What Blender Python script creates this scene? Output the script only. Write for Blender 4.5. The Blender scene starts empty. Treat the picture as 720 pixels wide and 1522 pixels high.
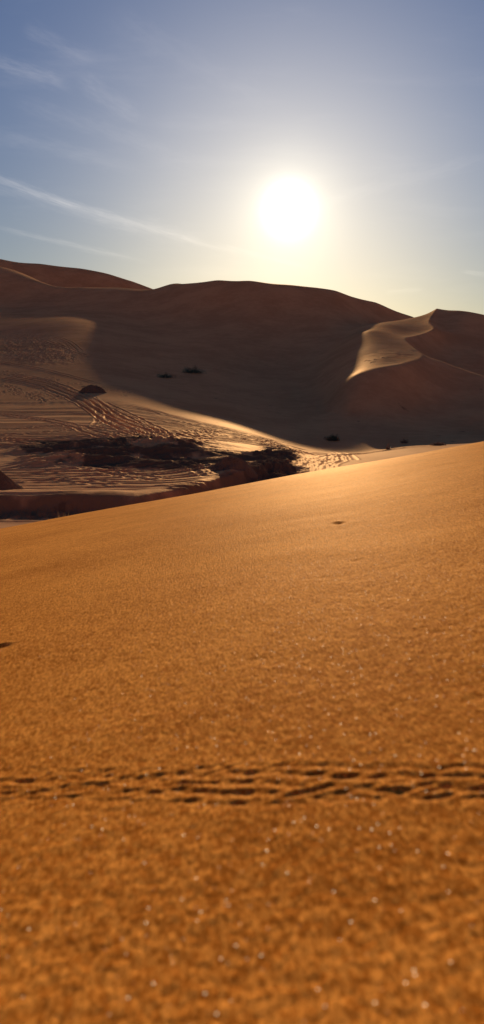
import bpy, math, random
import numpy as np
R = math.radians
random.seed(7)
rng = np.random.default_rng(11)
S = bpy.context.scene

# ------------------------------------------------------------------ camera
F = 1099.0                       # focal length in pixels of a 720x1522 frame
PITCH = math.atan(146/1099.0)    # looking a little down
CP, SP = math.cos(PITCH), math.sin(PITCH)
cam = bpy.data.cameras.new('camera')
co = bpy.data.objects.new('camera', cam); S.collection.objects.link(co)
co.location = (0, 0, 0); co.rotation_euler = (R(90)-PITCH, 0, 0)
cam.sensor_fit = 'VERTICAL'; cam.sensor_height = 36.0; cam.lens = 36.0*F/1522
cam.clip_start = 0.02; cam.clip_end = 30000
cam.dof.use_dof = True; cam.dof.focus_distance = 11.0
cam.dof.aperture_fstop = (cam.lens/1000)/0.0056
S.camera = co
S.render.resolution_x = 484; S.render.resolution_y = 1024

# ------------------------------------------------------------------ sky and sun
SUN_EL, SUN_AZ = R(14.64), math.atan(0.061)     # azimuth from +Y towards +X
SUN = (math.sin(SUN_AZ)*math.cos(SUN_EL), math.cos(SUN_AZ)*math.cos(SUN_EL), math.sin(SUN_EL))
w = bpy.data.worlds.new('World'); S.world = w; w.use_nodes = True
nt = w.node_tree; nt.nodes.clear()
class N:
    """tiny helper for node graphs"""
    def __init__(s, nt): s.nt = nt
    def node(s, t, **k):
        n = s.nt.nodes.new(t)
        for a, b in k.items(): setattr(n, a, b)
        return n
    def put(s, sock, v):
        if isinstance(v, bpy.types.NodeSocket): s.nt.links.new(v, sock)
        else: sock.default_value = v
    def m(s, op, a, b=0.0, c=0.0, clamp=False):
        n = s.node('ShaderNodeMath', operation=op, use_clamp=clamp)
        s.put(n.inputs[0], a); s.put(n.inputs[1], b); s.put(n.inputs[2], c)
        return n.outputs[0]
    def vm(s, op, a, b=(0,0,0), out=0):
        n = s.node('ShaderNodeVectorMath', operation=op)
        s.put(n.inputs[0], a); s.put(n.inputs[1], b)
        return n.outputs[out]
    def scale(s, a, k):
        n = s.node('ShaderNodeVectorMath', operation='SCALE')
        s.put(n.inputs[0], a); s.put(n.inputs[3], k); return n.outputs[0]
    def ramp(s, f, x0, x1, y0=0.0, y1=1.0):
        n = s.node('ShaderNodeMapRange', interpolation_type='SMOOTHSTEP')
        s.put(n.inputs[0], f); 
        for i, v in enumerate((x0, x1, y0, y1)): s.put(n.inputs[i+1], v)
        return n.outputs[0]
    def mix(s, f, a, b):
        n = s.node('ShaderNodeMix', data_type='RGBA')
        s.put(n.inputs[0], f); s.put(n.inputs[6], a); s.put(n.inputs[7], b)
        return n.outputs[2]
    def noise(s, v, scale, detail=2.0, rough=0.5, out=0):
        n = s.node('ShaderNodeTexNoise')
        s.put(n.inputs['Vector'], v); n.inputs['Scale'].default_value = scale
        n.inputs['Detail'].default_value = detail; n.inputs['Roughness'].default_value = rough
        return n.outputs[out]

g = N(nt)
sky = g.node('ShaderNodeTexSky', sky_type='NISHITA')
sky.sun_disc = False; sky.sun_elevation = SUN_EL; sky.sun_rotation = SUN_AZ
sky.altitude = 200; sky.air_density = 1.0; sky.dust_density = 0.5; sky.ozone_density = 2.0
tc = g.node('ShaderNodeTexCoord').outputs['Generated']
dirn = g.vm('NORMALIZE', tc)
# aureole: forward scattering of dust round the sun
ca = g.vm('DOT_PRODUCT', dirn, SUN, out=1)
ang = g.m('ARCCOSINE', g.m('MINIMUM', ca, 1.0))                # radians from the sun
def lobe(width, amp, col):
    e = g.m('EXPONENT', g.m('MULTIPLY', g.m('POWER', g.m('DIVIDE', ang, width), 2.0), -1.0))
    return g.scale(col, g.m('MULTIPLY', e, amp))
# (one rgb triple each, added to the sky radiance before the 0.1 strength)
AUR = [(R(1.3), 16.0, (1.0, .97, .88)), (R(3.4), 3.5, (1.0, .90, .62)), (R(11), 2.45, (1.0, .76, .36)), (R(22), .34, (1.0, .76, .52))]
glow = None
for wd, am, cl in AUR:
    l = lobe(wd, am, cl); glow = l if glow is None else g.vm('ADD', glow, l)
# thin cirrus: gnomonic coordinates of the direction about the world's +Y axis
sp = g.node('ShaderNodeSeparateXYZ'); g.put(sp.inputs[0], dirn)
yy = g.m('MAXIMUM', sp.outputs[1], 0.05)
X = g.m('DIVIDE', sp.outputs[0], yy); Z = g.m('DIVIDE', sp.outputs[2], yy)
def px(u, v):
    t = (761-v)/F; f = CP+t*SP
    return ((u-360)/F/f, (t*CP-SP)/f)
cv = g.node('ShaderNodeCombineXYZ'); g.put(cv.inputs[0], X); g.put(cv.inputs[1], Z)
def streak(p0, p1, width, amp, seed, sag=0.0, soft=1.0, stretch=14):
    (x0, z0), (x1, z1) = px(*p0), px(*p1)
    L = math.hypot(x1-x0, z1-z0); ex, ez = (x1-x0)/L, (z1-z0)/L
    dx = g.m('SUBTRACT', X, x0); dz = g.m('SUBTRACT', Z, z0)
    s_ = g.m('ADD', g.m('MULTIPLY', dx, ex/L), g.m('MULTIPLY', dz, ez/L))
    n_ = g.m('ADD', g.m('MULTIPLY', dx, -ez), g.m('MULTIPLY', dz, ex))
    n_ = g.m('SUBTRACT', n_, g.m('MULTIPLY', g.m('MULTIPLY', s_, g.m('SUBTRACT', s_, 1.0)), sag))
    lv = g.node('ShaderNodeCombineXYZ'); g.put(lv.inputs[0], g.m('MULTIPLY', s_, L*stretch*3)); g.put(lv.inputs[1], g.m('MULTIPLY', n_, 1.6/width)); lv.inputs[2].default_value = seed
    ns = g.noise(lv.outputs[0], 1.0, 4.0, 0.6)
    wob = g.m('MULTIPLY', g.m('SUBTRACT', g.noise(lv.outputs[0], 0.35, 1.0), .5), width*1.6)
    q = g.m('DIVIDE', g.m('ADD', n_, wob), g.m('MULTIPLY', g.m('ADD', g.m('MULTIPLY', ns, 1.4), .3), width))
    prof = g.m('EXPONENT', g.m('MULTIPLY', g.m('MULTIPLY', q, q), -1.0))
    ends = g.m('MULTIPLY', g.ramp(s_, -.12, .15), g.ramp(s_, 1.12, .75))
    return g.m('MULTIPLY', g.m('MULTIPLY', prof, ends), g.m('MULTIPLY', g.ramp(ns, .25, .75, .35, 1.0), amp))
STREAKS = [((-70,240),(125,312),.0042,1.0,1,.0), ((60,290),(345,374),.0038,.75,2,.0), ((130,322),(300,352),.009,.35,3,.0),
           ((0,340),(210,388),.003,.55,4,.0), ((-30,272),(240,352),.006,.3,5,.0), ((-30,84),(105,128),.0075,.55,6,.0),
           ((40,44),(140,90),.008,.35,7,.0), ((120,120),(210,175),.011,.38,8,.0), ((-40,190),(200,250),.008,.25,9,.0),
           ((30,150),(290,240),.010,.22,10,.0), ((575,434),(630,430),.003,.35,11,.0), ((690,404),(760,414),.003,.5,12,.0),
           ((470,305),(760,225),.008,.22,13,.0), ((330,366),(460,398),.003,.3,14,.0), ((170,30),(420,160),.016,.16,15,.0)]
cl = None
for a in STREAKS:
    s_ = streak(*a); cl = s_ if cl is None else g.m('ADD', cl, s_)
veil = g.node('ShaderNodeMapping'); g.put(veil.inputs[0], cv.outputs[0]); veil.inputs['Rotation'].default_value = (0,0,R(22)); veil.inputs['Scale'].default_value = (1.6, 9, 1)
vn = g.noise(veil.outputs[0], 2.4, 5.0, .6)
cl = g.m('ADD', cl, g.ramp(vn, .48, .85, 0, .30))
tint = g.mix(1.0, (0,0,0,1), sky.outputs[0])
SKYGAIN = (.28, .375, .575)
base = g.vm('MULTIPLY', tint, SKYGAIN)
dust = g.m('EXPONENT', g.m('MULTIPLY', g.m('MAXIMUM', Z, 0.0), -4.2))      # warm dust low over the horizon
base = g.vm('MULTIPLY', base, g.mix(dust, (1, 1, 1, 1), (2.05, 1.19, .30, 1)))
tot = g.vm('ADD', base, glow)
tot = g.vm('ADD', tot, g.scale((1.0, .86, .70), g.m('MULTIPLY', cl, 1.45)))
bg = g.node('ShaderNodeBackground'); g.put(bg.inputs[0], tot); bg.inputs[1].default_value = 0.05
ow = g.node('ShaderNodeOutputWorld'); g.put(ow.inputs[0], bg.outputs[0])
w.cycles.sampling_method = 'MANUAL'; w.cycles.sample_map_resolution = 1024

sl = bpy.data.lights.new('sun', 'SUN'); sl.energy = 5.0; sl.angle = R(0.53); sl.color = (1.0, .84, .62)
so = bpy.data.objects.new('sun', sl); S.collection.objects.link(so)
so.rotation_euler = (R(90)-SUN_EL, 0, math.pi-SUN_AZ)
so.location = (20, 300, 90)

S.view_settings.view_transform = 'Standard'; S.view_settings.look = 'None'
S.view_settings.gamma = 1; S.view_settings.exposure = 1.1
S.view_settings.use_curve_mapping = False
S.cycles.max_bounces = 5; S.cycles.diffuse_bounces = 3; S.cycles.glossy_bounces = 2
S.cycles.use_denoising = True; S.cycles.denoiser = 'OPENIMAGEDENOISE'
S.cycles.sample_clamp_direct = 5; S.cycles.sample_clamp_indirect = 1.5

# ------------------------------------------------------------------ helpers
def tag(o, label=None, cat=None, group=None, kind=None):
    if label: o['label'] = label
    if cat: o['category'] = cat
    if group: o['group'] = group
    if kind: o['kind'] = kind
    return o

def link(name, verts, faces, mat, parent=None, smooth=True, normals=None):
    me = bpy.data.meshes.new(name)
    verts = np.asarray(verts, np.float32); faces = np.asarray(faces, np.int32)
    nf, k = faces.shape
    me.vertices.add(len(verts)); me.vertices.foreach_set('co', verts.ravel())
    me.loops.add(nf*k); me.loops.foreach_set('vertex_index', faces.ravel())
    me.polygons.add(nf)
    me.polygons.foreach_set('loop_start', np.arange(0, nf*k, k, dtype=np.int32))
    me.update(calc_edges=True)
    if smooth: me.polygons.foreach_set('use_smooth', np.ones(nf, bool))
    if normals is not None: me.normals_split_custom_set_from_vertices(normals)
    me.materials.append(mat)
    o = bpy.data.objects.new(name, me); S.collection.objects.link(o)
    if parent: o.parent = parent
    return o

_P = rng.permutation(512); _P = np.concatenate([_P, _P])
_G = rng.uniform(0, 2*np.pi, 512); _GX, _GY = np.cos(_G), np.sin(_G)
def perlin(x, y):
    xi = np.floor(x).astype(np.int64); yi = np.floor(y).astype(np.int64)
    xf, yf = x-xi, y-yi
    u = xf*xf*xf*(xf*(xf*6-15)+10); v = yf*yf*yf*(yf*(yf*6-15)+10)
    def gr(i, j, dx, dy):
        h = _P[(_P[i & 511]+j) & 511]
        return _GX[h]*dx+_GY[h]*dy
    a = gr(xi, yi, xf, yf); b = gr(xi+1, yi, xf-1, yf)
    c = gr(xi, yi+1, xf, yf-1); d = gr(xi+1, yi+1, xf-1, yf-1)
    return (a+u*(b-a)+v*((c+u*(d-c))-(a+u*(b-a))))*1.5
def fbm(x, y, n=4, gain=.5):
    s = 0; a = 1.0
    for k in range(n):
        c, q = math.cos(1.1*k+.5), math.sin(1.1*k+.5)
        s = s+a*perlin((x*c-y*q)*2**k+17.3*k, (x*q+y*c)*2**k-9.1*k); a *= gain
    return s
def sst(x, a, b):
    t = np.clip((x-a)/(b-a), 0, 1); return t*t*(3-2*t)

def ratio(u, v):                 # pixel -> (x/y, z/y)
    t = (761-v)/F; f = CP+t*SP
    return (u-360)/F/f, (t*CP-SP)/f
def to_px(x, y, z):
    fw = y*CP-z*SP; up = y*SP+z*CP
    return 360+F*x/fw, 761-F*up/fw

KF = 1.27
def far(y):                     # the slopes beyond the flat stand further off
    t = min(max((y-90)/60, 0), 1); return y*(1+(KF-1)*t*t*(3-2*t))
class Surf:
    """smooth surface through control points (pixel u, pixel v, distance) -> z(x, y)"""
    def __init__(s, pts, raw=(), lam=0.0):
        A = []; 
        for u, v, y in pts:
            a, c = ratio(u, v); A.append((a, math.log(far(y)), c))
        for u, y, z in raw:      # column u, distance, height
            a = (u-360)/F/1.02; A.append((a, math.log(far(y)), z/y))
        A = np.array(A); s.p = A[:, :2]*np.array([2.2, 1.0]); n = len(A)
        K = s.k(np.hypot(*(s.p[:, None]-s.p[None]).transpose(2, 0, 1)))+lam*np.eye(n)
        P = np.c_[np.ones(n), s.p]
        M = np.block([[K, P], [P.T, np.zeros((3, 3))]])
        s.w = np.linalg.solve(M, np.r_[A[:, 2], 0, 0, 0])
    @staticmethod
    def k(r): return np.where(r > 1e-9, r*r*np.log(r+1e-12), 0)
    def __call__(s, x, y):
        q0 = x/y*2.2; q1 = np.log(y); n = len(s.p)
        z = s.w[n]+s.w[n+1]*q0+s.w[n+2]*q1
        for i in range(n):
            z = z+s.w[i]*s.k(np.hypot(q0-s.p[i, 0], q1-s.p[i, 1]))
        return z*y
def smax(a, b, k):
    h = np.clip(.5+.5*(a-b)/k, 0, 1); return b+(a-b)*h+k*h*(1-h)
def smin(a, b, k): return -smax(-a, -b, k)

# ------------------------------------------------------------------ materials
def sand_material(name, col_a, col_b, fine, glint=0.0, rough=.9, sheen=(.04, .6)):
    m = bpy.data.materials.new(name); m.use_nodes = True
    t = m.node_tree; t.nodes.clear(); q = N(t)
    pos = q.node('ShaderNodeNewGeometry').outputs['Position']
    out = q.node('ShaderNodeOutputMaterial')
    big = q.noise(pos, .35 if not fine else 1.3, 4.0, .6)
    spk = q.noise(pos, 130.0 if fine else 9.0, 5.0, .9)
    if fine: spk = q.m('ADD', q.m('MULTIPLY', spk, .5), q.m('MULTIPLY', q.noise(q.vm('MULTIPLY', pos, (1.0, .3, 1.0)), 42.0, 6.0, .95), .48))
    if fine:      # grains differ: each clump has its own tone, tiny shadows painted in too
        for sc, k in ((230.0, .22), (480.0, .18)):
            vo = q.node('ShaderNodeTexVoronoi'); q.put(vo.inputs['Vector'], q.vm('MULTIPLY', pos, (1.0, .36, 1.0))); vo.inputs['Scale'].default_value = sc
            sc_ = q.node('ShaderNodeSeparateColor'); q.put(sc_.inputs[0], vo.outputs['Color'])
            spk = q.m('ADD', spk, q.m('MULTIPLY', q.m('SUBTRACT', sc_.outputs[0], .5), k))
    else:
        spk = q.m('ADD', spk, q.m('MULTIPLY', q.m('SUBTRACT', q.noise(pos, .045, 6.0, .65), .5), .9))
    f = q.ramp(q.m('ADD', q.m('MULTIPLY', big, .25), q.m('MULTIPLY', spk, .75)), *((.34, .66) if fine else (.40, .60)))
    col = q.mix(f, (*col_a, 1), (*col_b, 1))
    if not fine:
        so_ = q.node('ShaderNodeAttribute', attribute_name='soil_shade').outputs['Fac']
        col = q.mix(so_, col, (.13, .075, .046, 1))  # turned-up dirt and painted-in shade share this dark tone
    b = q.node('ShaderNodeBsdfPrincipled'); q.put(b.inputs['Base Color'], col)
    b.inputs['Roughness'].default_value = rough; b.inputs['Specular IOR Level'].default_value = 0.0; b.inputs['Diffuse Roughness'].default_value = .5
    if fine:
        h = q.m('ADD', q.m('MULTIPLY', q.noise(pos, 60.0, 5.0, .85), .0024), q.m('MULTIPLY', q.noise(pos, 420.0, 2.0, .8), .0009))
        gv = q.node('ShaderNodeTexVoronoi'); q.put(gv.inputs['Vector'], q.vm('MULTIPLY', pos, (1.0, .36, 1.0))); gv.inputs['Scale'].default_value = 170.0
        h = q.m('SUBTRACT', h, q.m('MULTIPLY', gv.outputs['Distance'], .0016))
        st = q.vm('MULTIPLY', pos, (1.0, .28, 1.0))
        rip = q.noise(st, 34.0, 4.0, .65)
        h = q.m('ADD', h, q.m('MULTIPLY', rip, .0022))
        h = q.m('ADD', h, q.m('MULTIPLY', q.noise(pos, 24.0, 2.0, .5), .0005))
    else:
        h = q.m('ADD', q.m('MULTIPLY', q.noise(pos, 1.6, 4.0, .6), .035), q.m('MULTIPLY', q.noise(pos, 11.0, 3.0, .6), .007))
    bu = q.node('ShaderNodeBump'); bu.inputs['Strength'].default_value = 1.0 if fine else .8; bu.inputs['Distance'].default_value = 1.0
    q.put(bu.inputs['Height'], h); q.put(b.inputs['Normal'], bu.outputs[0])
    # grains scatter forwards: a broad warm lobe at grazing angles
    gs = q.node('ShaderNodeBsdfGlossy'); gs.inputs['Roughness'].default_value = sheen[1]
    gs.inputs['Color'].default_value = (1.0, .66, .36, 1); q.put(gs.inputs['Normal'], bu.outputs[0])
    ms = q.node('ShaderNodeMixShader'); lw = q.node('ShaderNodeLayerWeight').outputs['Facing']
    q.put(ms.inputs[0], q.m('MULTIPLY', q.m('POWER', lw, 5.0), sheen[0]) if fine else q.m('MULTIPLY', q.m('SUBTRACT', 1.0, so_), sheen[0]))
    q.put(ms.inputs[1], b.outputs[0]); q.put(ms.inputs[2], gs.outputs[0])
    res = ms.outputs[0]
    if glint:
        # single quartz grains: each cell is a tiny facet with its own random tilt
        for sc, th in ((430.0, .985),):
            vo = q.node('ShaderNodeTexVoronoi'); q.put(vo.inputs['Vector'], pos); vo.inputs['Scale'].default_value = sc
            vo2 = q.node('ShaderNodeSeparateColor'); q.put(vo2.inputs[0], vo.outputs['Color'])
            tilt = q.vm('SUBTRACT', vo.outputs['Color'], (.5, .5, .5))
            nn = q.vm('NORMALIZE', q.vm('ADD', q.vm('ADD', (0, 0, 1), (0, .35, 0)), q.scale(tilt, 1.3)))
            wn = q.node('ShaderNodeTexWhiteNoise'); q.put(wn.inputs[0], vo.outputs['Position'])
            mask = q.m('MULTIPLY', q.m('GREATER_THAN', wn.outputs[0], th), q.m('LESS_THAN', vo.outputs['Distance'], .33))
            gl = q.node('ShaderNodeBsdfGlossy'); gl.inputs['Roughness'].default_value = .5
            gl.inputs['Color'].default_value = (1, .92, .78, 1); q.put(gl.inputs['Normal'], nn)
            mx = q.node('ShaderNodeMixShader'); q.put(mx.inputs[0], q.m('MULTIPLY', mask, glint))
            q.put(mx.inputs[1], res); q.put(mx.inputs[2], gl.outputs[0]); res = mx.outputs[0]
    q.put(out.inputs[0], res)
    return m
def plain_material(name, a, b_, scale=30.0, rough=.85, bump=.01):
    m = bpy.data.materials.new(name); m.use_nodes = True
    q = N(m.node_tree); b = m.node_tree.nodes['Principled BSDF']
    pos = q.node('ShaderNodeNewGeometry').outputs['Position']
    n = q.noise(pos, scale, 3.0, .6)
    q.put(b.inputs['Base Color'], q.mix(q.ramp(n, .35, .65), (*a, 1), (*b_, 1)))
    b.inputs['Roughness'].default_value = rough
    bu = q.node('ShaderNodeBump'); bu.inputs['Distance'].default_value = bump; q.put(bu.inputs['Height'], n); q.put(b.inputs['Normal'], bu.outputs[0])
    return m
M_FG = sand_material('warm_sand', (.42, .115, .012), (.88, .335, .058), True, .09, sheen=(.035, .55))
M_BG = sand_material('dune_sand', (.44, .196, .086), (.56, .268, .12), False)
M_DARK = sand_material('darkened_sand', (.10, .062, .042), (.17, .105, .07), False, sheen=(0, .6))  # one darker sand tone shared by mounds and heap
M_FOL = plain_material('dusty_foliage', (.030, .045, .018), (.07, .075, .035), 6)
M_DRY = plain_material('dry_twigs', (.11, .05, .025), (.20, .11, .06), 12)
M_STR = plain_material('straw', (.30, .22, .10), (.42, .32, .16), 12)

# ------------------------------------------------------------------ far terrain
A_PTS = [ # pixel u, pixel v, distance
 (-20,785,42),(0,740,56),(0,700,75),(0,660,94),(0,620,127),(0,580,158),(0,540,204),(0,500,272),(0,462,376),(0,448,442),(0,407,494),(-2,401,560),
 (-120,700,75),(-120,620,126),(-120,540,204),(-120,460,378),
 (60,500,260),(60,470,342),(60,450,426),(60,430,462),(60,422,470),(60,419,535),(90,470,335),(90,451,420),(90,434,456),(90,429,462),(120,454,398),(120,436,440),(60,540,198),(60,580,155),
 (85,430,496),(124,427.5,488),(155,427.5,480),(190,428.5,464),(230,429.8,452),(268,422,432),(230,433.3,420),(268,425,410),(180,434,432),(230,433,470),(268,426,460),(180,436,505),(324,416.5,402),(370,418,385),(430,425,376),(470,428.5,381),(500,432.5,392),(560,450,414),
 (130,512,236),(165,578,157),(120,545,190),(100,610,131),(100,660,94),(100,740,56),(110,480,296),
 (230,560,196),(230,500,292),(230,460,375),(250,612,134),(350,637,127),(230,650,99),(200,700,75),
 (345,680,89),(330,600,165),(330,550,224),(330,500,292),(330,455,360),
 (430,690,84),(430,661,125),(430,640,142),(430,600,184),(430,550,242),(430,500,300),(430,460,345),
 (520,690,86),(520,668,131),(530,640,143),(530,600,178),(530,550,236),(530,500,298),(530,465,370),
 (560,667,130),(600,664,127),(640,661,128),(640,680,100),(690,652,146),(720,646,151),(720,665,112)]
A_RAW = [ # column u, distance, height
 (612,428,54.2),(612,380,37),(612,290,17),(612,240,8),(612,190,1),(612,150,-4),
 (720,400,46),(720,340,28),(720,290,12),(720,240,4),(720,190,-1),
 (850,400,40),(850,250,8),(850,150,-3),(850,90,-5.5),(0,30,-6.4),(350,30,-6.4),(700,30,-6.2),(350,50,-6.2),(700,60,-6),
 (0,640,85),(120,590,78),(120,650,50),(230,530,55),(230,620,30),(324,475,48),(324,560,22),(430,450,47),(430,540,20),(560,480,42),(560,560,18),(720,460,36),(720,560,15),
 (0,900,40),(350,800,15),(720,800,12),(-400,460,70),(-400,200,18),(-400,90,-5),(-400,40,-6),(1200,300,15),(1200,120,-3),(1200,50,-6),(1200,600,20)]
fA = Surf(A_PTS, A_RAW)
fB = Surf([(-160,368,720),(-60,374,720),(0,385,720),(60,393,720),(120,401,720),(160,408,720),(200,420,720),(228,430.5,720),(300,455,720),(500,500,720)],
          [(0,640,88),(120,640,74),(230,640,52),(350,640,30),(0,580,40),(230,580,20),(0,840,100),(230,840,60),(-160,640,100),(-160,840,108),(500,640,10),(500,840,10)])
# right dune: windward face S1, hollow slip face S2, front face S3
S1LAM = .002
S1 = Surf([(527,555,175),(560,548,177),(595,542,181),(617,515,224),(632,532,199),(645,490,284),(642,472,328),(650,460.5,365),(550,490,261),(545,520,217),(580,481,304),(612,471.5,352),(570,520,217),(565,505,238),(575,530,196),(600,500,264)],
          [(700,195,22),(700,230,32),(700,300,50),(700,362,66),(470,181,3),(470,284,22),(470,344,33),(500,344,37),(500,220,15),(505,250,21),(515,290,29.5),(650,430,44),(560,430,34),(527,140,8),(632,140,13),(800,220,50),(800,362,84)], lam=S1LAM)
S2 = Surf([(614,515,225),(632,533,200),(660,546,198),(690,556,195),(720,566,191),(760,580,184),(645,490,283),(642,472,327),(650,460.5,363),(665,461,350),(680,462,341),(700,465,335),(720,469.5,331),(760,481,322),(820,505,310),
           (660,539,211),(690,549,206),(720,559,201),(720,540,258),(720,510,285),(720,490,307),(680,545,252),(680,500,290),(680,480,314),(655,510,276),(660,490,303)],
          [(660,228,9),(700,225,7),(760,225,5),(590,228,24),(590,290,38),(600,330,50),(650,430,28),(720,430,22),(850,430,12),(850,185,4),(630,160,11),(720,150,6)])
S3 = Surf([(527,556,175),(560,549,177),(595,543,181),(632,533,200),(660,545.5,199),(690,555.5,197),(720,565.5,192),(760,580,185),
           (520,600,160),(620,600,168),(720,612,163),(520,640,152),(575,640,144),(640,645,141),(720,637,150)],
          [(560,230,26),(632,250,36),(720,240,30),(560,110,-6.5),(640,105,-6.8),(720,110,-6.5),(800,130,-5),(800,186,4),(470,180,0),(470,140,-5),(850,230,18),(900,150,-5)])
def base_height(x, y):
    a = fA(x, y); b = fB(x, y)
    z = smax(a, b, 2.0)
    m = (y > 125) & (y < 560) & (x/y > .06)
    c = np.full_like(z, -99.0)
    if m.any():
        xm, ym = x[m], y[m]
        c[m] = smin(smin(S1(xm, ym), S2(xm, ym), .5), S3(xm, ym), .8)-6*(1-sst(ym, 132, 168))
    which = np.where(c > z, 2, np.where(b > a, 1, 0))
    z = np.where(c > z-8, smax(z, c, 2.2), z)
    return z, which

# grid: x = a*y
aa = np.concatenate([np.linspace(-1.3, -.40, 45)[:-1], np.linspace(-.40, .40, 1150), np.linspace(.40, 1.3, 45)[1:]])
ys = [26.0]
while ys[-1] < 1700:
    y = ys[-1]
    ys.append(y+(.22 if y < 60 else .20 if y < 165 else .45 if y < 280 else .85 if y < 400 else 1.1 if y < 640 else 4 if y < 980 else 25))
ys = np.array(ys)
GX = aa[None, :]*ys[:, None]; GY = np.repeat(ys[:, None], len(aa), 1)
Z0, WH = base_height(GX.ravel(), GY.ravel())
Z0 = Z0.reshape(GX.shape); WH = WH.reshape(GX.shape)
U, V = to_px(GX, GY, Z0)
AX = GX/GY

def hit(u, v, ymin=40, ymax=980, rough=False):
    """where the pixel's ray first meets the smooth terrain"""
    a, c = ratio(u, v)
    yy_ = np.linspace(ymin, ymax, 3600)
    z, _ = base_height(a*yy_, yy_)
    k = np.argmax(z >= c*yy_)
    return a*yy_[k], yy_[k]

H = Z0.copy()
near = GY < 560
# --- bank (a step down towards the camera) along the front of the valley floor
bank_u = np.array([-200, 0, 100, 200, 275, 350, 400, 440, 500, 800]); bank_v = np.array([737, 736, 736, 737, 726, 705, 694, 690, 700, 760])
vb = np.interp(U, bank_u, bank_v)+1.8*perlin(GX*.22, GY*.1)
bank = sst(V, vb, vb+5.5)*np.interp(U, [-200, 340, 440, 480], [1.15, 1.15, .7, 0])
H -= bank
# a raised lip above the bank
H += .18*np.exp(-((V-vb+3)/3.0)**2)*(U < 430)
# --- churned sand between the tracks
def blob(u0, v0, ru, rv): return np.exp(-(((U-u0)/ru)**2+((V-v0)/rv)**2)**1.5)
churn = np.clip(blob(120, 668, 130, 14)+blob(230, 672, 110, 22)+blob(330, 690, 70, 16)+blob(410, 682, 34, 18)+.8*blob(120,690,110,9), 0, 1)
# long billows running across the view, roughened
bx, by = GX*.055+GY*.015, GY*.24-GX*.03
def ridged(x, y): return np.clip(1-np.abs(perlin(x, y))*2.2, -.2, 1)
bill = .75*ridged(GX*.050+GY*.01, GY*.085-GX*.012)+.35*ridged(GX*.11+3, GY*.21+5)+.25*perlin(bx*2.3+4, by*2.1)-.2
H += churn*(.95*bill+.10*fbm(GX*.7, GY*.9, 5, .6))
# roughness on the bank's face and the churned clumps
face = np.exp(-((V-vb-7)/4.5)**2)*(U < 460)
H += face*.30*fbm(GX*.8, GY*.8, 5, .6)
clump = blob(412, 682, 34, 16)+blob(395, 700, 40, 8)
H += clump*.26*fbm(GX*.7, GY*.35, 5, .6)
# trampled slope on the left and footprints
tramp = np.clip(blob(30, 515, 60, 20)+.8*blob(80, 530, 60, 14), 0, 1)
H += tramp*.16*fbm(GX*.45, GY*.22, 3, .7)
# broad softness everywhere
H += near*(.07*perlin(GX*.05, GY*.03)+.012*perlin(GX*.3, GY*.12))
# wind ripples on windward face of the right dune
fp = blob(590, 527, 42, 7)+.8*blob(600, 540, 30, 4)+.7*blob(655, 547, 16, 4)
H += fp*.16*np.minimum(perlin(GX*.6+GY*.2, GY*.22), .2)

# --- tyre tracks: two ruts with raised edges, laid along plan polylines
def chaikin(p, n=3):
    for _ in range(n):
        q = [p[0]]
        for a, b in zip(p[:-1], p[1:]): q += [.75*a+.25*b, .25*a+.75*b]
        q.append(p[-1]); p = np.array(q)
    return p
def track(pix, depth=.12, gauge=1.7, width=.32, tread=False, wheels=2):
    depth *= .62
    pl = chaikin(np.array([hit(u, v) for u, v in pix]), 3)
    d = np.diff(pl, axis=0); L = np.hypot(d[:, 0], d[:, 1])+1e-9
    cum = np.r_[0, np.cumsum(L)]
    pad = 3.5
    best = np.full(GX.shape, 1e9, np.float32); sgn = np.zeros(GX.shape, np.float32); arc = np.zeros(GX.shape, np.float32)
    for i in range(len(d)):
        x0, y0 = pl[i]; x1, y1 = pl[i+1]
        r0, r1 = np.searchsorted(ys, [min(y0, y1)-pad, max(y0, y1)+pad])
        ylo = max(min(y0, y1)-pad, 10); yhi = max(y0, y1)+pad
        xs_ = [(min(x0, x1)-pad)/ylo, (min(x0, x1)-pad)/yhi, (max(x0, x1)+pad)/ylo, (max(x0, x1)+pad)/yhi]
        c0, c1 = np.searchsorted(aa, [min(xs_), max(xs_)])
        if r1 <= r0 or c1 <= c0: continue
        sx, sy = GX[r0:r1, c0:c1]-x0, GY[r0:r1, c0:c1]-y0
        ex, ey = d[i]/L[i]
        t = np.clip(sx*ex+sy*ey, 0, L[i])
        qx, qy = sx-ex*t, sy-ey*t
        dd = np.hypot(qx, qy)
        sub = best[r0:r1, c0:c1]; m = dd < sub
        sub[m] = dd[m]
        sgn[r0:r1, c0:c1][m] = np.sign(ex*sy-ey*sx)[m]
        arc[r0:r1, c0:c1][m] = (cum[i]+t)[m]
    m = best < pad
    s = (best*sgn)[m]; ar = arc[m]; tot = cum[-1]
    fade = sst(ar, 0, 3)*sst(tot-ar, 0, 3)
    wob = .25*perlin(ar*.15, ar*0+pix[0][0]*.1)
    h = 0
    for off in ((-gauge/2, gauge/2) if wheels == 2 else (0,)):
        q = (s-off-wob)/width
        h = h-depth*np.exp(-q**4)+.75*depth*(np.exp(-((q-1.7)/.6)**2)+np.exp(-((q+1.7)/.6)**2))
        if tread: h = h+.2*depth*np.exp(-q**4)*np.sin(ar*2*np.pi/.5)
    H[m] += (h*fade).astype(H.dtype)

TR = []
# two long ruts from upper left down to the small mound
TR.append(([(-30,532),(60,549),(115,562),(150,572)], .13))
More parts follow.
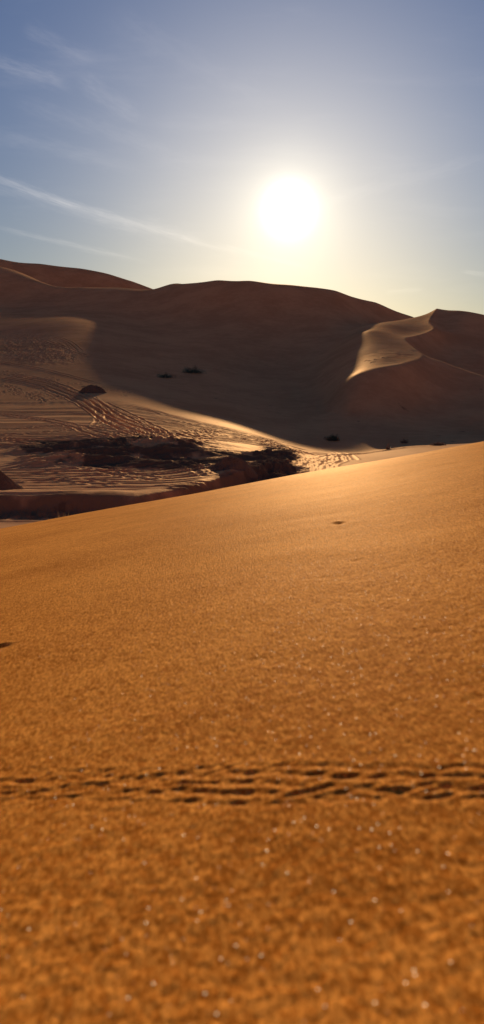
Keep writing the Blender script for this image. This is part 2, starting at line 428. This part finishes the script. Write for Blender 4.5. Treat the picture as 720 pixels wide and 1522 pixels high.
# the heavily used lane curving down the slope
for du, dv in ((0,0),(5,-4),(-5,4),(10,-1),(-9,1)):
    TR.append(([(10+du,560+dv),(60+du,568+dv),(110+du,586+dv),(145+du,605+dv),(170+du,626+dv),(215+du*2,645+dv),(260+du*2,652+dv)], .17))
TR.append(([(150,598),(185,612),(230,636),(250,650)], .16))
TR.append(([(135,590),(150,604),(152,620),(148,632)], .14))
# sweeping lanes across the left flat, running round the curve to the right
for k in range(15):
    v0 = 594+k*3.9+random.uniform(-1.2, 1.2); e = k/14
    TR.append(([(-40,v0),(90,v0+random.uniform(-1,3)),(200,v0+6+random.uniform(-1,3)-e*6),(290,627+e*22),(370,644+e*16),(425+e*6,660+e*8)], random.uniform(.06,.17)))
for k in range(9):
    e = k/8
    TR.append(([(250,624+e*10),(340,640+e*10),(400,654+e*8),(436+e*16,668+e*5),(452+e*20,680+e*2),(440+e*45,697-e*6),(420+e*60,712-e*4)], random.uniform(.04,.085)))
for k in range(7):
    e = k/6
    TR.append(([(430+e*30,712),(470+e*18,688-e*3),(500+e*20,676-e),(560+e*20,669),(640,663)], random.uniform(.03,.07)))
TR.append(([(462,676),(492,674),(505,684),(480,694)], .12)); TR.append(([(480,668),(510,672),(520,684)], .10))
# lanes that cross the others at a slant, some in wide loops
for p_ in (((0,640),(80,632),(170,640),(260,668)), ((-30,612),(70,622),(150,648),(190,672)), ((40,690),(150,676),(260,684),(330,712)), ((210,626),(150,634),(60,644),(-30,648)),
           ((-30,700),(60,690),(150,698),(250,716)), ((20,655),(120,668),(210,664),(300,648)), ((-20,720),(90,712),(200,722))):
    TR.append((list(p_), random.uniform(.09,.18)))
TR.append(([(-30,655),(60,656),(140,654),(200,650)], .42))
# lower left flat
for v0 in (650, 656, 664, 700, 706, 712, 718, 724, 729):
    TR.append(([(-40,v0+2),(60,v0+random.uniform(-3,3)),(160,v0+random.uniform(-4,3)),(260,v0-4),(330,v0-10)], random.uniform(.10,.20)))
for v0, dv in ((676,6),(684,3),(690,5)):
    TR.append(([(10,v0+dv),(110,v0),(200,v0-6),(300,v0-12)], .2))
for v0 in (748, 754, 760): TR.append(([(-40,v0-10),(60,v0-10),(160,v0-14)], .10))
# fan of tracks on the upper left slope
for k in range(9):
    TR.append(([(-35+k*6,488-k*1.5),(10+k*5,470-k),(48+k*3,455)], random.uniform(.04,.10)))
for k in range(5):
    TR.append(([(20+k*9,496+k),(46+k*11,500+k*2),(62+k*10,514+k*1.4),(58+k*9,533)], random.uniform(.03,.055)))
TR.append(([(-20,500),(50,502),(95,516),(125,528)], .15)); TR.append(([(60,497),(100,505),(120,522)], .13))
# right dune crest and slope in shade
TR.append(([(20,412),(70,424),(130,431)], .2))
for p, dp in TR: track(p, dp)

# footprints
def dents(cx, cy, r, dep):
    dep *= .7
    r0, r1 = np.searchsorted(ys, [cy-2*r, cy+2*r]); c0, c1 = np.searchsorted(aa, [(cx-2*r)/cy, (cx+2*r)/cy])
    q = ((GX[r0:r1, c0:c1]-cx)**2+(GY[r0:r1, c0:c1]-cy)**2)/(r*r)
    H[r0:r1, c0:c1] += -dep*np.exp(-q)+.5*dep*np.exp(-(np.sqrt(q)-1.5)**2/.2)
for (p0, p1, n) in (((0,552),(110,577),60), ((0,583),(95,590),55), ((0,570),(70,596),45), ((60,560),(200,585),30), ((10,470),(70,520),90), ((0,520),(110,535),90), ((545,537),(628,518),40)):
    for k in range(n):
        t = random.random(); u = p0[0]+(p1[0]-p0[0])*t+random.uniform(-3, 3); v = p0[1]+(p1[1]-p0[1])*t+random.gauss(0, 2.2)
        x, y = hit(u, v); dents(x, y, random.uniform(.3, .55), random.uniform(.12, .25))

# dark dirt turned up from below, with shade on churn and bank painted in
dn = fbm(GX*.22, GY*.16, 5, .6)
DIRT_SHADE = np.clip(sst(churn*1.05+.42*dn+.60*perlin(GX*.06, GY*.34), .60, .95)+sst(clump*1.2+.5*dn, .45, .9)+.8*sst(np.exp(-((V-vb-7)/10.0)**2)*(U < 440)+.3*dn, .35, .8), 0, 1)*(Z0 < 8)
# --- mesh: same vertices and normals, faces handed out to the dune they belong to
P3 = np.stack([GX, GY, H], -1)
du = np.gradient(P3, axis=1); dv = np.gradient(P3, axis=0)
NR = np.cross(du, dv); NR /= np.linalg.norm(NR, axis=-1, keepdims=True)
P3f, NRf = P3.reshape(-1, 3), NR.reshape(-1, 3)
nr, nc = GX.shape
I = np.arange(nr*nc).reshape(nr, nc)
Q = np.stack([I[:-1, :-1], I[:-1, 1:], I[1:, 1:], I[1:, :-1]], -1).reshape(-1, 4)
# valley floor = gentle part near, main dune = beyond a line following its foot
foot = np.interp(AX, [-1.3, -.33, -.2, -.1, 0, .15, .33, 1.3], [410, 410, 290, 210, 170, 165, 170, 170])
LAB = np.where(WH == 2, 3, np.where(WH == 1, 2, np.where(GY > foot, 1, 0)))
ql = LAB.ravel()[Q[:, 0]]
for k, nm in ((0, 'valley_floor'), (1, 'main_dune'), (2, 'far_dune'), (3, 'crested_dune')):
    f = Q[ql == k]
    if not len(f): continue
    uq, inv = np.unique(f, return_inverse=True)
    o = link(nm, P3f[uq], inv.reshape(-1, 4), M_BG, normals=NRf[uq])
    at = o.data.attributes.new('soil_shade', 'FLOAT', 'POINT'); at.data.foreach_set('value', DIRT_SHADE.ravel()[uq].astype(np.float32))
    tag(o, kind='structure')
# the desert plain out to the horizon
n = 40; xs = np.linspace(-12000, 12000, n)
pv = [(x, y, -14.0+6*math.sin(x/900+y/700)*(abs(x)+abs(y) > 1600)) for y in xs for x in xs]
pf = [(j*n+i, j*n+i+1, (j+1)*n+i+1, (j+1)*n+i) for j in range(n-1) for i in range(n-1)]
tag(link('desert_plain', pv, pf, M_BG), kind='structure')

# ------------------------------------------------------------------ foreground dune
C0, A0, B0, K0 = .42, .0295, .0026, .182
th = np.concatenate([np.linspace(-180, -60, 60)[:-1], np.linspace(-60, -21, 120)[:-1], np.linspace(-21, 21, 1000), np.linspace(21, 60, 120)[1:], np.linspace(60, 180, 60)[1:]])
th = np.radians(th)
r = [.12]
while r[-1] < 62: r.append(r[-1]*(1.0048 if r[-1] < 18 else 1.02))
r = np.array(r)
RX = r[:, None]*np.sin(th)[None]; RY = r[:, None]*np.cos(th)[None]; RR = np.repeat(r[:, None], len(th), 1)
FZ = -C0-A0*RY-B0*RY*np.abs(RY)*np.where(RY > 0, 1, -.2)+K0*RX-.0004*RX*RX*(RX > 0)
def res_fade(wl): return sst(wl/RR, .008, .022)
FZ += .020*perlin(RX*.45, RY*.30)*sst(RR, 1, 4)
FZ += .0020*fbm(RX*1.9+5, RY*2.2, 2)*res_fade(.4)
FZ += .0006*fbm(RX*6+1, RY*7, 2)*res_fade(.13)
FZ += .0006*fbm(RX*30, RY*38, 3, .6)*res_fade(.036)
FZ += .0006*fbm(RX*80, RY*85, 1)*res_fade(.012)
# beetle trail: rows of oblique scrapes right across the view
def fg_hit(u, v):
    a, c = ratio(u, v)                      # -C0 - A0 y - B0 y^2 + K0 a y = c y
    b = A0-K0*a+c
    y = (-b-math.sqrt(max(b*b-4*B0*C0, 0)))/(2*B0) if False else None
    disc = b*b-4*B0*C0
    y = (-b-math.sqrt(disc))/(2*B0) if disc > 0 else math.sqrt(C0/B0)
    return a*y, y
def scrape(x, y, lx, ly, rot, dep):
    rr = math.hypot(x, y); t0 = math.atan2(x, y); pad = 3*max(lx, ly)
    r0, r1 = np.searchsorted(r, [rr-pad, rr+pad]); c0, c1 = np.searchsorted(th, [t0-pad/rr, t0+pad/rr])
    dx, dy = RX[r0:r1, c0:c1]-x, RY[r0:r1, c0:c1]-y
    a = dx*math.cos(rot)+dy*math.sin(rot); b = -dx*math.sin(rot)+dy*math.cos(rot)
    FZ[r0:r1, c0:c1] += -dep*np.exp(-(a/lx)**2-(b/ly)**2)+.55*dep*np.exp(-(a/(lx*1.2))**2-((b-2.1*ly)/ly)**2)
random.seed(23)
for row, (vr, dep) in enumerate(((1146, .0030), (1156, .0044), (1168, .0036), (1180, .0044), (1192, .0030))):
    u = -60.0
    while u < 790:
        vv = vr+4*math.sin(u*.011+row)+random.gauss(0, 2.4)-4*(u/720)
        x, y = fg_hit(u, vv)
        scrape(x, y, random.uniform(.007, .015), random.uniform(.0032, .0052), random.uniform(-.6, .35), dep*.36*random.uniform(.5, 1.25))
        u += random.uniform(8, 15)
# two little pits
x, y = fg_hit(505, 777); scrape(x, y, .020, .030, .1, .008)
x, y = fg_hit(0, 962); scrape(x, y, .026, .012, .15, .008)
for k in range(14):
    x, y = fg_hit(random.uniform(0, 720), random.uniform(800, 1100)); scrape(x, y, .02, .012, random.uniform(-.5, .5), .0012)
FP = np.stack([RX, RY, FZ], -1)
m_, k_ = RX.shape
I = np.arange(m_*k_).reshape(m_, k_)
Q = np.stack([I[:-1, :-1], I[1:, :-1], I[1:, 1:], I[:-1, 1:]], -1).reshape(-1, 4)
fv = FP.reshape(-1, 3)
# (the ring's start and end angles coincide; a small cap closes the centre)
cidx = len(fv); fv = np.vstack([fv, [[0, 0, -C0]]])
cap = np.array([(cidx, I[0, i], I[0, i+1], cidx) for i in range(0)]).reshape(-1, 4)
tag(link('foreground_dune', fv, Q[:, ::-1] if False else Q, M_FG), kind='structure')

# ------------------------------------------------------------------ things on the sand
def ground(x, y):
    i = np.clip(np.searchsorted(ys, y), 1, len(ys)-1); j = np.clip(np.searchsorted(aa, x/y), 1, len(aa)-1)
    return float(H[i, j])

def smooth_ground(x, y):
    i = np.clip(np.searchsorted(ys, y), 1, len(ys)-1); j = np.clip(np.searchsorted(aa, x/y), 1, len(aa)-1)
    return float(Z0[i, j])-.35

def mound(name, u, v, wid, hgt, dep, label, seed, sharp=1.0, rough=.12, lean=0.0, mat=None, cat='mound', group=None):
    """closed heap of sand: irregular dome sunk a little into the floor"""
    x0, y0 = hit(u, v); z0 = smooth_ground(x0, y0)
    n, k = 120, 44; vs = []
    for j in range(k+1):
        f = j/k                                    # 0 rim .. 1 top
        for i in range(n):
            a = 2*math.pi*i/n
            vs.append((a, 1-f))
    A = np.array(vs); ca_, sa_ = np.cos(A[:, 0]), np.sin(A[:, 0])
    rim = 1+.14*perlin(ca_*1.5+seed, sa_*1.5)+.05*perlin(ca_*5+seed, sa_*5)
    X_ = A[:, 1]*rim*wid/2*ca_+lean*wid*(1-A[:, 1])**2; Y_ = A[:, 1]*rim*dep/2*sa_
    prof = (1-A[:, 1]**(1.6*sharp if sharp > 1 else 2.2)) if sharp <= 1 else (1-A[:, 1])**1.12
    Z_ = hgt*prof+rough*hgt*fbm(X_*1.1+seed, Y_*1.1, 4, .6)*np.minimum(1, (1-A[:, 1])*4)
    gz = np.array([smooth_ground(x0+a, y0+b) for a, b in zip(X_[:n], Y_[:n])])
    gl = np.tile(gz, k+1)-z0
    Z_ = Z_+gl*A[:, 1]-.25*(A[:, 1] > .99)
    fs = [(j*n+i, j*n+(i+1) % n, (j+1)*n+(i+1) % n, (j+1)*n+i) for j in range(k) for i in range(n)]
    o = link(name, np.c_[X_, Y_, Z_], fs, mat or M_BG)
    o.location = (x0, y0, z0); tag(o, label, cat, group)
    return o
mound('sand_mound', 138, 583, 7.6, 2.0, 5.5, 'small dark domed sand mound on the lit slope beside the curving tyre tracks', 1.3, rough=.10, mat=M_DARK)
mound('sand_mound', 346, 701, 5.4, 1.7, 4.4, 'large dark rounded sand mound at the bend of the tyre tracks in the valley', 4.1, rough=.14, mat=M_DARK)
mound('sand_heap', -4, 727, 5.0, 2.2, 4.4, 'pointed sand heap at the left edge above the bank', 7.7, sharp=1.5, rough=.015, mat=M_DARK, cat='heap')  # the heap's shade is painted in by its dark sand tone

def twigs(n, rad, hgt, thick, spread, seed, curve=.3, seg=4):
    """thin bent stems as three-sided tubes"""
    rd = random.Random(seed); V_, F_ = [], []
    for _ in range(n):
        a = rd.uniform(0, 2*math.pi); rr = rad*math.sqrt(rd.random())*.45
        bx_, by_ = rr*math.cos(a), rr*math.sin(a); h = hgt*rd.uniform(.5, 1)
        a2 = a+rd.gauss(0, .5); sp_ = spread*rd.uniform(.3, 1)
        for j in range(seg+1):
            t = j/seg; cx = bx_+math.cos(a2)*sp_*rad*(t+curve*t*t); cy = by_+math.sin(a2)*sp_*rad*(t+curve*t*t)
            cz = h*t*(1-.25*t*spread)-.05; w_ = thick*(1-.8*t)
            for q in range(3):
                b = 2*math.pi*q/3; V_.append((cx+w_*math.cos(b), cy+w_*math.sin(b), cz))
            if j:
                s0 = len(V_)-6
                for q in range(3): F_.append((s0+q, s0+(q+1) % 3, s0+3+(q+1) % 3, s0+3+q))
    return np.array(V_), F_
def leaves(n, rx, ry, rz, size, seed):
    rd = np.random.default_rng(seed); V_, F_ = [], []
    for _ in range(n):
        d = rd.normal(size=3); d /= np.linalg.norm(d); d[2] = abs(d[2])
        lump = 1+.35*math.sin(4*math.atan2(d[1], d[0])+seed)+.2*math.sin(9*d[0]+seed)
        c = d*np.array([rx, ry, rz])*rd.uniform(.35, 1)**.6*lump
        a = rd.normal(size=3); a /= np.linalg.norm(a); b = np.cross(a, rd.normal(size=3)); b /= np.linalg.norm(b)
        s = size*rd.uniform(.5, 1.2); k = len(V_)
        V_ += [c-a*s, c-b*s*.4, c+a*s, c+b*s*.4]; F_.append((k, k+1, k+2, k+3))
    return np.array(V_), F_
def shrub(name, u, v, wid, hgt, label, seed, leafy=True, mat=None, nleaf=900, group='desert shrubs', dep=None, stemn=60, thick=.02):
    x, y = hit(u, v); e = bpy.data.objects.new(name, None); S.collection.objects.link(e)
    e.location = (x, y, ground(x, y)); tag(e, label, 'shrub', group)
    V_, F_ = twigs(stemn, wid/2, hgt, thick, .9, seed); link('stem', V_, F_, M_DRY, e)
    if leafy:
        V_, F_ = leaves(nleaf, wid/2, (dep or wid)/2, hgt, .11, seed); link('foliage', V_, F_, mat or M_FOL, e, smooth=False)
    return e
shrub('shrub', 495, 655, 2.9, 1.15, 'low dark green shrub alone in the shade left of the twiggy bush', 3, nleaf=2600)
shrub('shrub', 577, 668, 1.0, .95, 'upright dry twiggy bush throwing a forked shadow at the edge of the shade', 5, leafy=True, mat=M_DRY, nleaf=260, stemn=90)
shrub('shrub', 601, 659, 1.7, .75, 'low dry bush just inside the shade between the twiggy bush and the flat one', 8, mat=M_DRY, nleaf=500)
shrub('shrub', 652, 662, 2.6, .55, 'flat dark sprawling shrub lying on lit sand at the right', 9, nleaf=1600, mat=M_DRY)
shrub('shrub', 286, 555, 7.4, 2.0, 'wide dark shrub clump halfway up the shaded dune face, the upper of two', 12, nleaf=5200, mat=M_FOL, stemn=80)
shrub('shrub', 246, 562, 5.6, 1.3, 'smaller dark shrub clump on the shaded slope, the lower of two', 13, nleaf=2600, mat=M_FOL, stemn=60)

# dry grass stalks in front of the bank
for k, (u, v, hh) in enumerate(((70, 772, .75), (78, 771, .6), (86, 770, 1.0), (93, 768, .8), (99, 766, .9), (105, 765, .65))):
    a, c = ratio(u, v); y = 50.0+k*.2; x = a*y
    V_, F_ = twigs(11, .22, hh*1.35, .017, .8, 40+k, seg=5)
    o = link('grass_tuft', V_, F_, M_STR); o.location = (x, y, ground(x, y))
    place = ['leftmost', 'second from left', 'third from left and tallest', 'fourth from left', 'fifth from left', 'rightmost'][k]
    tag(o, 'thin dry grass tuft before the dark bank, %s' % place, 'grass tuft', 'dry grass tufts before the bank')
print('verts', len(P3f), len(fv))
